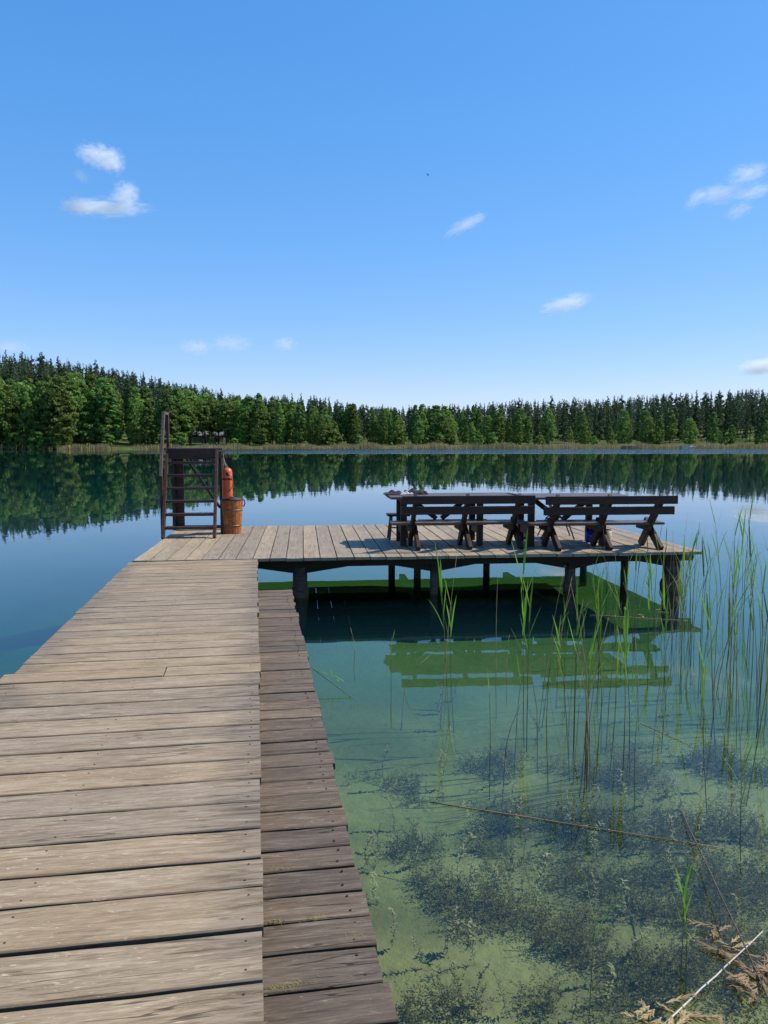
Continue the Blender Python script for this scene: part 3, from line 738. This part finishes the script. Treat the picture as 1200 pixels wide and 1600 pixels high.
# orange float hanging from the steps
fp = tw.location + Matrix.Rotation(PRZ, 3, 'Z') @ Vector((sw + .17, RUN - .09, 0))
fl = thing('rescue_float', 'orange cylindrical float hanging by a cord from the bathing steps', 'float', (fp.x, fp.y, DECK + .60), 0)
MB().lathe([(.045, 0), (.072, .012), (.08, .05), (.082, .25), (.08, .42), (.068, .47), (.04, .495), (.02, .5)], 22).build('body', M['orange'], fl, True)
MB().tube([(.086 * math.cos(a), -.08, .26 + .15 * math.sin(a)) for a in np.linspace(-1.5, 1.5, 9)], .009, 6).build('handle', M['orange'], fl, True)
MB().lathe([(.081, .30), (.0845, .302), (.0845, .33), (.081, .332)], 22).build('strap', M['cloth_red'], fl, True)
MB().box((.0, -.083, .4), (.05, .006, .05)).build('buckle', M['black'], fl)
MB().tube([(-.02, 0, .5), (-.05, 0, .62), (-.065, 0, .72)], .006, 6).build('cord', M['rope'], fl); MB().tube([(.01, 0, .5), (-.04, .02, .6), (-.07, .02, .72)], .005, 6).build('cord', M['rope'], fl)
# staved tub
bp_ = pl(363, 834); tb = thing('wooden_tub', 'tapered orange-brown staved tub with lid beside the bathing steps', 'tub', (bp_.x, bp_.y + .1, DECK + .003))
NS = 16
for k in range(NS):
    a0 = 2 * math.pi * k / NS + .012; a1 = 2 * math.pi * (k + 1) / NS - .012; mb = MB(); r0, r1, th, hh_ = .142, .185, .018, .56
    for z, r in ((0, r0), (hh_, r1)):
        for a in (a0, (a0 + a1) / 2, a1): mb.v.append(Vector((r * math.cos(a), r * math.sin(a), z)))
        for a in (a1, a0): mb.v.append(Vector(((r - th) * math.cos(a), (r - th) * math.sin(a), z)))
    mb.f = [[0, 1, 6, 5], [1, 2, 7, 6], [2, 3, 8, 7], [3, 4, 9, 8], [4, 0, 5, 9], [0, 4, 3, 2, 1], [5, 6, 7, 8, 9]]
    mb.build('stave', M['barrel'], tb)
for z in (.12, .38):
    r = .142 + .043 * z / .56; MB().lathe([(r + .0005, z), (r + .0045, z + .001), (r + .006, z + .022), (r + .002, z + .023)], 32).build('hoop', M['steel'], tb, True)
MB().lathe([(.15, .545), (.192, .556), (.192, .578), (.18, .585), (.05, .587)], 28).build('lid', M['lid'], tb, True)
MB().lathe([(.028, .585), (.03, .61), (.026, .616)], 12).build('knob', M['lid'], tb, True)
MB().tube([(.19, -.03, .44), (.215, -.03, .5), (.2, -.03, .56)], .01, 6).build('handle', M['lid'], tb)

# ---------------------------------------------------------------- reeds
def reed_stem(h, r, bend, seed, mat, nm='stem', below=1.0):
    rs = random.Random(seed); a = rs.uniform(0, 6.28); pts = []
    for i in range(8):
        t = i / 7; z = -below + (h + below) * t; q = max(0, z) / h
        pts.append((math.cos(a) * bend * q * q * h, math.sin(a) * bend * q * q * h, z))
    return MB().tube(pts, [r, r, r, r * .95, r * .85, r * .7, r * .5, r * .25], 5).mesh(nm, mat, True), a
STEMS = [reed_stem(1.0, .0042, random.uniform(.01, .12), 100 + i, M['reedstem']) + (i,) for i in range(9)]
DRY = [reed_stem(1.0, .0036, random.uniform(.03, .2), 140 + i, M['reeddry']) for i in range(5)]
LEAF = []
for i in range(7):
    LEAF.append(MB().blade((0, 0, 0), (math.sin(.13 + .035 * i), 0, math.cos(.13 + .035 * i)), .40 + .05 * (i % 4), .022 + .006 * (i % 3), [.1, .2, .45, .05, .15, .3, .8][i], 7, Vector((0, 1, 0))).mesh('leaf', M['reedgreen'], True))
def reed(px, py, h, label, group, nleaf=4, dry=False, lean=None, start=.35):
    p = at(px, py, 0)
    o = thing('reed', label, 'reed', (p.x, p.y, 0), random.uniform(0, 6.28), group)
    ln = lean if lean is not None else random.gauss(0, .05)
    o.rotation_euler = (ln, random.gauss(0, .05), random.uniform(0, 6.28)) if lean is None else (0, lean, 0)
    if dry:
        s = link('stem', random.choice(DRY)[0], o); s.scale = (1, 1, h); return o
    st_, a, i = random.choice(STEMS); bend = 0
    s = link('stem', st_, o); s.scale = (h ** .5, h ** .5, h)
    for k in range(nleaf):
        t = start + (1 - start) * (k + .5) / nleaf * .92; zz = h * t
        # follow the bent stem
        i0 = max(0, min(7, 7 * (t * 1.0 + 1.0) / 2.0)); vs = st_.vertices; ring = int(i0); fr_ = i0 - ring
        c0 = sum((vs[ring * 5 + q].co for q in range(5)), Vector()) / 5; c1 = sum((vs[min(7, ring + 1) * 5 + q].co for q in range(5)), Vector()) / 5
        c = c0.lerp(c1, fr_)
        l = link('leaf', random.choice(LEAF), o, (c.x * h ** .5, c.y * h ** .5, c.z * h), (0, 0, k * 2.6 + random.uniform(-.7, .7)))
        sc_ = random.uniform(.5, .95) * min(1, .4 + .6 * h); l.scale = (sc_, sc_, sc_)
    return o
G1 = 'reeds of the stand right of the platform'
def many(n, fx, fy, hr, label, dryp=.3, nl=(2, 5), group=G1):
    cnt = {}
    for x_ in sorted(fx() for _ in range(n)):
        d_ = random.random() < dryp; k = 'dry bare' if d_ else 'green'; cnt[k] = cnt.get(k, 0) + 1
        reed(x_, fy(), random.uniform(*hr), '%s %s, %s from the left' % (k, label, ordinal(cnt[k])), group, random.randint(*nl), d_)
U = random.uniform
many(36, lambda: U(1045, 1230), lambda: U(925, 1040), (.75, 1.35), 'reed in the dense stand at the right edge', .35)
many(20, lambda: U(1120, 1260), lambda: U(1040, 1130), (.6, 1.2), 'reed at the front of the right stand', .35)
many(34, lambda: U(930, 1085), lambda: U(915, 1010), (.35, .95), 'slim reed in front of the platform right corner', .45, (1, 3))
many(10, lambda: U(1010, 1130), lambda: U(985, 1120), (.4, 1.0), 'reed standing between the platform corner and right stand', .3)
many(18, lambda: U(790, 1010), lambda: U(1010, 1170), (.35, .85), 'thin upright reed in open water below right bench', .6, (0, 2))
G2 = 'single reeds standing in the clear water'
for px, py, h, nl, dry, lab in (
    (698, 1062, 1.0, 5, 0, 'tall green reed in the leftmost clump before the platform'), (705, 1068, .75, 5, 0, 'shorter leafy reed of the leftmost clump before the platform'),
    (694, 1058, 1.15, 0, 1, 'tall bare dry stalk of the leftmost clump before the platform'), (775, 1045, 1.0, 0, 1, 'bare dry stalk leaning right beside the leftmost clump'),
    (554, 1022, .28, 0, 1, 'short bare stalk alone near the lower step end'), (611, 1066, .42, 2, 0, 'small thin reed standing left of the first clump'), (632, 1082, .35, 0, 1, 'short brown stalk just left of the first reed clump'),
    (818, 1090, 1.15, 5, 0, 'tall leafy reed in clump under the gap of the benches'), (824, 1098, .9, 4, 0, 'leafy reed beside the tall one under the bench gap'), (848, 1085, 1.1, 0, 1, 'long bare dry stalk below the right table'),
    (886, 1140, .78, 5, 0, 'green reed with upright tuft below the right bench'), (897, 1120, .85, 4, 0, 'green reed just behind the upright tufted one'),
    (914, 1165, .70, 5, 0, 'green shoot rising from the thick brown stalk bundle'), (940, 1100, .75, 2, 0, 'thin bowed reed right of the brown bundle'),
    (976, 1140, .95, 6, 0, 'vigorous broad-leaved green reed left of the right stand'), (984, 1150, .75, 5, 0, 'second broad-leaved green reed beside the vigorous one'), (992, 1185, .42, 2, 0, 'short green reed with one fat leaf tip'),
    (766, 1160, .5, 1, 0, 'dark thin reed rising in mid water below left bench'), (790, 1175, .42, 0, 1, 'short dry stalk in mid water below left bench'),
    (1157, 1300, .40, 3, 0, 'single bright green shoot near right edge low down'), (925, 1505, .22, 2, 0, 'small lone green shoot in the lower foreground water'),
    (1066, 1480, .26, 5, 0, 'bright green sprout with spread leaves in the foreground'), (1073, 1486, .2, 3, 0, 'lesser shoot beside the bright foreground sprout'), (1100, 1190, .7, 3, 0, 'reed before the right stand with drooping leaf'), (1180, 1180, .8, 4, 0, 'leafy reed near right edge in front of stand')):
    reed(px, py, h, lab, None, nl, bool(dry), start=.25 if h < .5 else .4)
for i in range(7):
    reed(917 + U(-5, 5), 1160 + U(-12, 12), U(.6, 1.15), 'bare brown stalk of the thick bundle below right bench', 'brown stalk bundle', 0, True, lean=U(-.04, .04))
# bent seed head on the bundle, broken lying stalks, debris
def panicle(mb, c, d, L, n, spread=.4):
    c = Vector(c); d = Vector(d).normalized()
    for i in range(n):
        t = random.random(); b = c + d * L * t; q = Vector((random.gauss(0, 1), random.gauss(0, 1), random.gauss(0, .4))).normalized()
        mb.blade(b, d + q * spread * 1.6, L * U(.14, .4), .0055, .3, 3)
    mb.tube([c, c + d * L], [.003, .0015], 5)
    return mb
p = at(917, 1160, 0); q = Vector((p.x, p.y, 1.02))
sh = thing('reed_seed_head', 'pale drooping seed head at the tip of the brown bundle', 'seed head', q)
panicle(MB(), (0, 0, 0), (-.5, -.1, -.6), .13, 40, .25).build('plume', M['reeddry'], sh)
def stalk(name, a, b, r, mat, label, sag=0):
    a = Vector(a); b = Vector(b); pts = [a.lerp(b, t) + Vector((0, 0, -sag * 4 * t * (1 - t))) + Vector((random.gauss(0, .0012), random.gauss(0, .0012), 0)) for t in np.linspace(0, 1, 9)]
    mb = MB().tube([p - a for p in pts], list(np.linspace(r, r * .6, 9)), 7)
    for t in (.2, .42, .63, .84):
        c = (b - a) * t; d = (b - a).normalized(); mb.tube([c - d * .006 + Vector((0, 0, -sag * 4 * t * (1 - t))), c + d * .006 + Vector((0, 0, -sag * 4 * t * (1 - t)))], r * 1.25, 7)
    o = mb.build(name, mat, None, True); o.location = a; return tag(o, label, 'stalk')
M['brownstalk'] = plain('brown_stalk', (.10, .06, .035), .5, .3, 30)
stalk('floating_stalk', at(672, 1253, .004), at(1135, 1326, .006), .004, M['reeddry'], 'long thin brown stalk floating flat across the clear shallows')
stalk('leaning_stalk', at(1065, 1268, .01), at(1215, 1590, .16), .0045, M['brownstalk'], 'dark thin stalk slanting down to the lower right corner')
M['wetpale'] = plain('bleached_stalk', (.42, .37, .29), .3, .15, 40)
stalk('bleached_stalk', at(1030, 1608, .012), at(1192, 1455, .03), .0042, M['wetpale'], 'bleached white wet stalk crossing the dark one at lower right')
stalk('sunken_stalk', at(1000, 1130, .0), at(1078, 1165, .004), .003, M['reeddry'], 'thin broken reed lying in water before right stand')
stalk('floating_straw', at(922, 961, .004), at(1075, 970, .004), .008, M['reeddry'], 'tan straw floating at the foot of the platform corner')
stalk('bent_green_reed', at(480, 1038, .16), at(560, 1098, -.02), .004, M['reedstem'], 'bent green reed lying from lower step into the water')
p = at(490, 1044, .14); lf = thing('bent_reed_leaves', 'green leaves of the bent reed by the lower step', 'leaves', p)
for i in range(6): MB().blade((.02 + i * .045, -.03 - i * .03, -.015 * i), (U(-1, 1), U(-.6, .6), U(.1, .9)), U(.08, .17), .012, .4, 4).build('leaf', M['reedgreen'], lf)
def debris(c, n, rad, label, per=70):
    mb = MB(); c = Vector(c)
    for i in range(n):
        a = U(0, 6.28); r = rad * random.random(); an = U(0, 6.28)
        panicle(mb, (math.cos(a) * r, math.sin(a) * r, U(-.015, .02)), (math.cos(an), math.sin(an), U(-.1, .2)), U(.06, .13), per, .28)
    o = mb.build('dry_reed_litter', M['litter']); o.location = c; return tag(o, label, 'litter', kind='stuff')
debris(at(1190, 1525, 0), 46, .17, 'tan mat of dry reed plumes floating at lower right')
debris(at(1050, 1596, 0), 18, .09, 'tan dry reed plumes at the bottom edge by white stalk')
debris(at(1115, 1450, 0), 5, .03, 'small tan seed head floating above the litter mat', 45)
debris(at(1145, 1482, 0), 3, .04, 'loose tan plumes floating between the stalks', 40)
debris(at(1000, 958, 0), 6, .35, 'floating straw near the platform corner post', 25)

# ---------------------------------------------------------------- submerged plants
from mathutils import noise as mnoise
U0 = random.uniform
def bed_at(px, py):
    z = -.5
    for _ in range(8): p = at(px, py, z); z = bed_depth(p.x, p.y)
    return p
SPOTS = [(bed_at(px, py), rad) for px, py, rad in ((770, 1400, .34), (700, 1395, .26), (835, 1420, .28), (740, 1470, .18), (900, 1480, .22), (1000, 1430, .35), (1100, 1400, .45), (1150, 1500, .45), (1050, 1540, .35), (960, 1570, .2),
    (850, 1565, .12), (1180, 1330, .5), (1080, 1310, .4), (900, 1370, .3), (640, 1330, .18), (640, 1600, .1), (720, 1585, .1), (940, 1300, .4), (780, 1300, .3), (1190, 1590, .4), (640, 1240, .22), (780, 1210, .3), (980, 1215, .4), (1150, 1210, .5))]
C = []; A_ = []
for _ in range(60000):
    if len(C) > 130000: break
    x_ = U0(.3, 4.6); y_ = 1.4 + 4.4 * random.random() ** 1.6
    bias = max(math.exp(-((x_ - p.x) ** 2 + (y_ - p.y) ** 2) / (r_ * r_)) for p, r_ in SPOTS)
    nz = mnoise.fractal(Vector((x_ * 2.4, y_ * 2.4, 3)), 1.0, 2.0, 4)
    e = nz * .8 + bias * 1.0 - .36
    if e <= 0 or random.random() > e * 2.2: continue
    z_ = bed_depth(x_, y_); hgt = min(abs(z_) * .8, (.03 + .22 * e) * U0(.6, 1.2)); d_ = Vector((random.gauss(0, .55), random.gauss(0, .55), 1)).normalized(); p_ = Vector((x_, y_, z_)); m_ = max(4, int(hgt / .011))
    for q_ in range(m_):
        p_ = p_ + d_ * (hgt / m_); d_ = (d_ + Vector((random.gauss(0, .12), random.gauss(0, .12), -.03))).normalized()
        for w_ in range(2):
            u_ = Vector((random.gauss(0, 1), random.gauss(0, 1), random.gauss(.35, .5))).normalized(); L_ = U0(.005, .011) * (1.15 - .5 * q_ / m_)
            C.append(tuple(p_ + u_ * L_)); A_.append(tuple(u_ * L_))
C = np.array(C); n = len(C); a = np.array(A_); b_ = np.cross(a, rand_unit(n)); b_ = b_ / np.maximum(1e-6, np.linalg.norm(b_, axis=1))[:, None] * .0026; s = 1.0
tag(link('submerged_weed', quads_mesh('submerged_weed', C, a, b_, M['weed'])), 'brown green mats of weed covering the lake bed', 'water weed', kind='stuff')
def pondweed_mesh(i):
    rs = random.Random(300 + i); mb = MB(); h = rs.uniform(.3, .5); pts = [Vector((0, 0, 0))]
    for k in range(6): pts.append(pts[-1] + Vector((rs.uniform(-.03, .03), rs.uniform(-.03, .03), h / 6)))
    mb.tube(pts, .0028, 4)
    for p_ in pts[1:]:
        for k in range(7):
            an = rs.uniform(0, 6.28); mb.blade(p_ + Vector((0, 0, rs.uniform(-.04, .03))), (math.cos(an), math.sin(an), rs.uniform(-.1, .7)), rs.uniform(.028, .06), .02, .3, 2)
    return mb.mesh('pondweed', M['weedpale'])
PW_ = [pondweed_mesh(i) for i in range(6)]
for i in range(85):
    p = bed_at(U(555, 1180), random.choice((U(1090, 1330), U(1200, 1420), U(1300, 1600)))); o = link('pondweed', random.choice(PW_), None, p, (U(-.3, .3), U(-.3, .3), U(0, 6.28)))
    s_ = min(U(.5, 1.15), abs(p.z) * 1.7); o.scale = (s_, s_, s_)
    tag(o, 'pale stem of pondweed rising from the bed in the clear shallows', 'pondweed', 'pondweed stems under the water')

# ---------------------------------------------------------------- clouds and a bird
def m_cloud(name, dens, sc_, thr):
    t = NT(name); tc = t.node('TexCoord').outputs['Object']; oi = t.node('ObjectInfo').outputs['Random']
    k = t.node('CombineXYZ'); t.put(k.inputs[0], t.math('MULTIPLY', oi, 40.)); vec = t.vmath('ADD', tc, k.outputs[0])
    n_ = t.noise(vec, sc_, 7, .66, .9)
    le = t.node('VectorMath', operation='LENGTH'); t.l.new(tc, le.inputs[0])
    fo = t.math('SUBTRACT', 1.0, le.outputs['Value'])
    d = t.math('SUBTRACT', t.math('ADD', t.math('MULTIPLY', n_, 1.9), t.math('MULTIPLY', fo, .7)), thr)
    d = t.math('MULTIPLY', t.math('MAXIMUM', d, 0.0), dens)
    d = t.math('MULTIPLY', d, t.srange(fo, 0.0, .25))
    v_ = t.node('VolumeScatter'); v_.inputs['Color'].default_value = (.99, .99, .99, 1); v_.inputs['Anisotropy'].default_value = .1; t.l.new(d, v_.inputs['Density'])
    t.l.new(v_.outputs[0], t.out.inputs['Volume']); return t.m
M['cloud'] = m_cloud('thick_cloud', .045, 2.6, 1.12); M['wisp'] = m_cloud('thin_cloud', .024, 3.0, 1.12)
ico = bmesh.new(); bmesh.ops.create_icosphere(ico, subdivisions=3, radius=1.0)
def lobe_mesh(mat):
    m = bpy.data.meshes.new('lobe'); ico.to_mesh(m); m.materials.append(mat); return m
M['bright'] = m_cloud('dense_cloud', .04, 2.8, 1.02)
LM = {'bright': lobe_mesh(M['bright']), 'cloud': lobe_mesh(M['cloud']), 'wisp': lobe_mesh(M['wisp'])}
def cloud(label, lobes, mat):
    Dc = 2600.; root = None
    for (px, py, w_, h_, rot) in lobes:
        p2 = heading_point(px, Dc); z = EYE + (HZ - py) / FPX * Dc
        if root is None: root = thing('cloud', label, 'cloud', (p2.x, p2.y, z), -YAW, 'small clouds in the blue sky')
        loc = Matrix.Rotation(YAW, 3, 'Z') @ (Vector((p2.x, p2.y, z)) - root.location)
        o = link('lobe', LM[mat], root, loc, (0, -rot, 0)); sx_ = w_ / 2 / FPX * Dc; sz_ = h_ / 2 / FPX * Dc; o.scale = (sx_, min(sx_, sz_ * 1.6), sz_)
cloud('long flat-based white cloud low in the upper left group', [(182, 337, 165, 38, 0), (210, 318, 56, 48, .5), (138, 334, 70, 36, 0)], 'cloud')
cloud('small puffy cloud above the long flat one at left', [(170, 262, 80, 46, -.2), (192, 270, 50, 50, 0)], 'cloud')
cloud('tiny wisp between the two left clouds', [(144, 292, 36, 24, -.4)], 'wisp')
cloud('thin slanting cloud streak right of centre', [(724, 363, 90, 26, .5)], 'cloud')
cloud('ragged wispy cloud high at the right', [(1148, 288, 84, 40, .2), (1108, 318, 110, 40, .1), (1160, 314, 84, 32, .25), (1136, 342, 60, 30, .4), (1070, 325, 50, 30, 1.0)], 'wisp')
cloud('small streaky cloud low right of centre', [(880, 480, 100, 36, .25)], 'cloud')
cloud('faint puffs above the left treeline', [(365, 540, 80, 36, 0), (310, 546, 70, 34, 0)], 'wisp')
cloud('small round puff right of the faint ones', [(447, 541, 52, 32, 0)], 'wisp')
cloud('bright white cloud bank at right edge above trees', [(1190, 574, 110, 34, .1), (1180, 576, 80, 26, .1)], 'bright')
cloud('pale cloud just showing over the left hilltop', [(25, 546, 80, 30, 0)], 'wisp')
p2 = heading_point(667, 60); bz = EYE + (HZ - 290) / FPX * 60
bd = thing('flying_bird', 'tiny dark bird flying high above the lake', 'bird', (p2.x, p2.y, bz), R(20))
MB().tube([(0, -.1, 0), (0, -.06, .01), (0, .02, .012), (0, .08, .01), (0, .11, .0), (0, .16, .0)], [.004, .02, .026, .018, .016, .003], 8).build('body', M['bird'], bd, True)
for s in (-1, 1):
    mb = MB(); mb.v = [Vector(q) for q in ((s * .015, .05, .015), (s * .09, .06, .07), (s * .17, .0, .13), (s * .08, -.03, .07), (s * .015, -.04, .012))]; mb.f = [[0, 1, 3, 4], [1, 2, 3]]
    o = mb.build('wing', M['bird'], bd); md = o.modifiers.new('t', 'SOLIDIFY'); md.thickness = .004
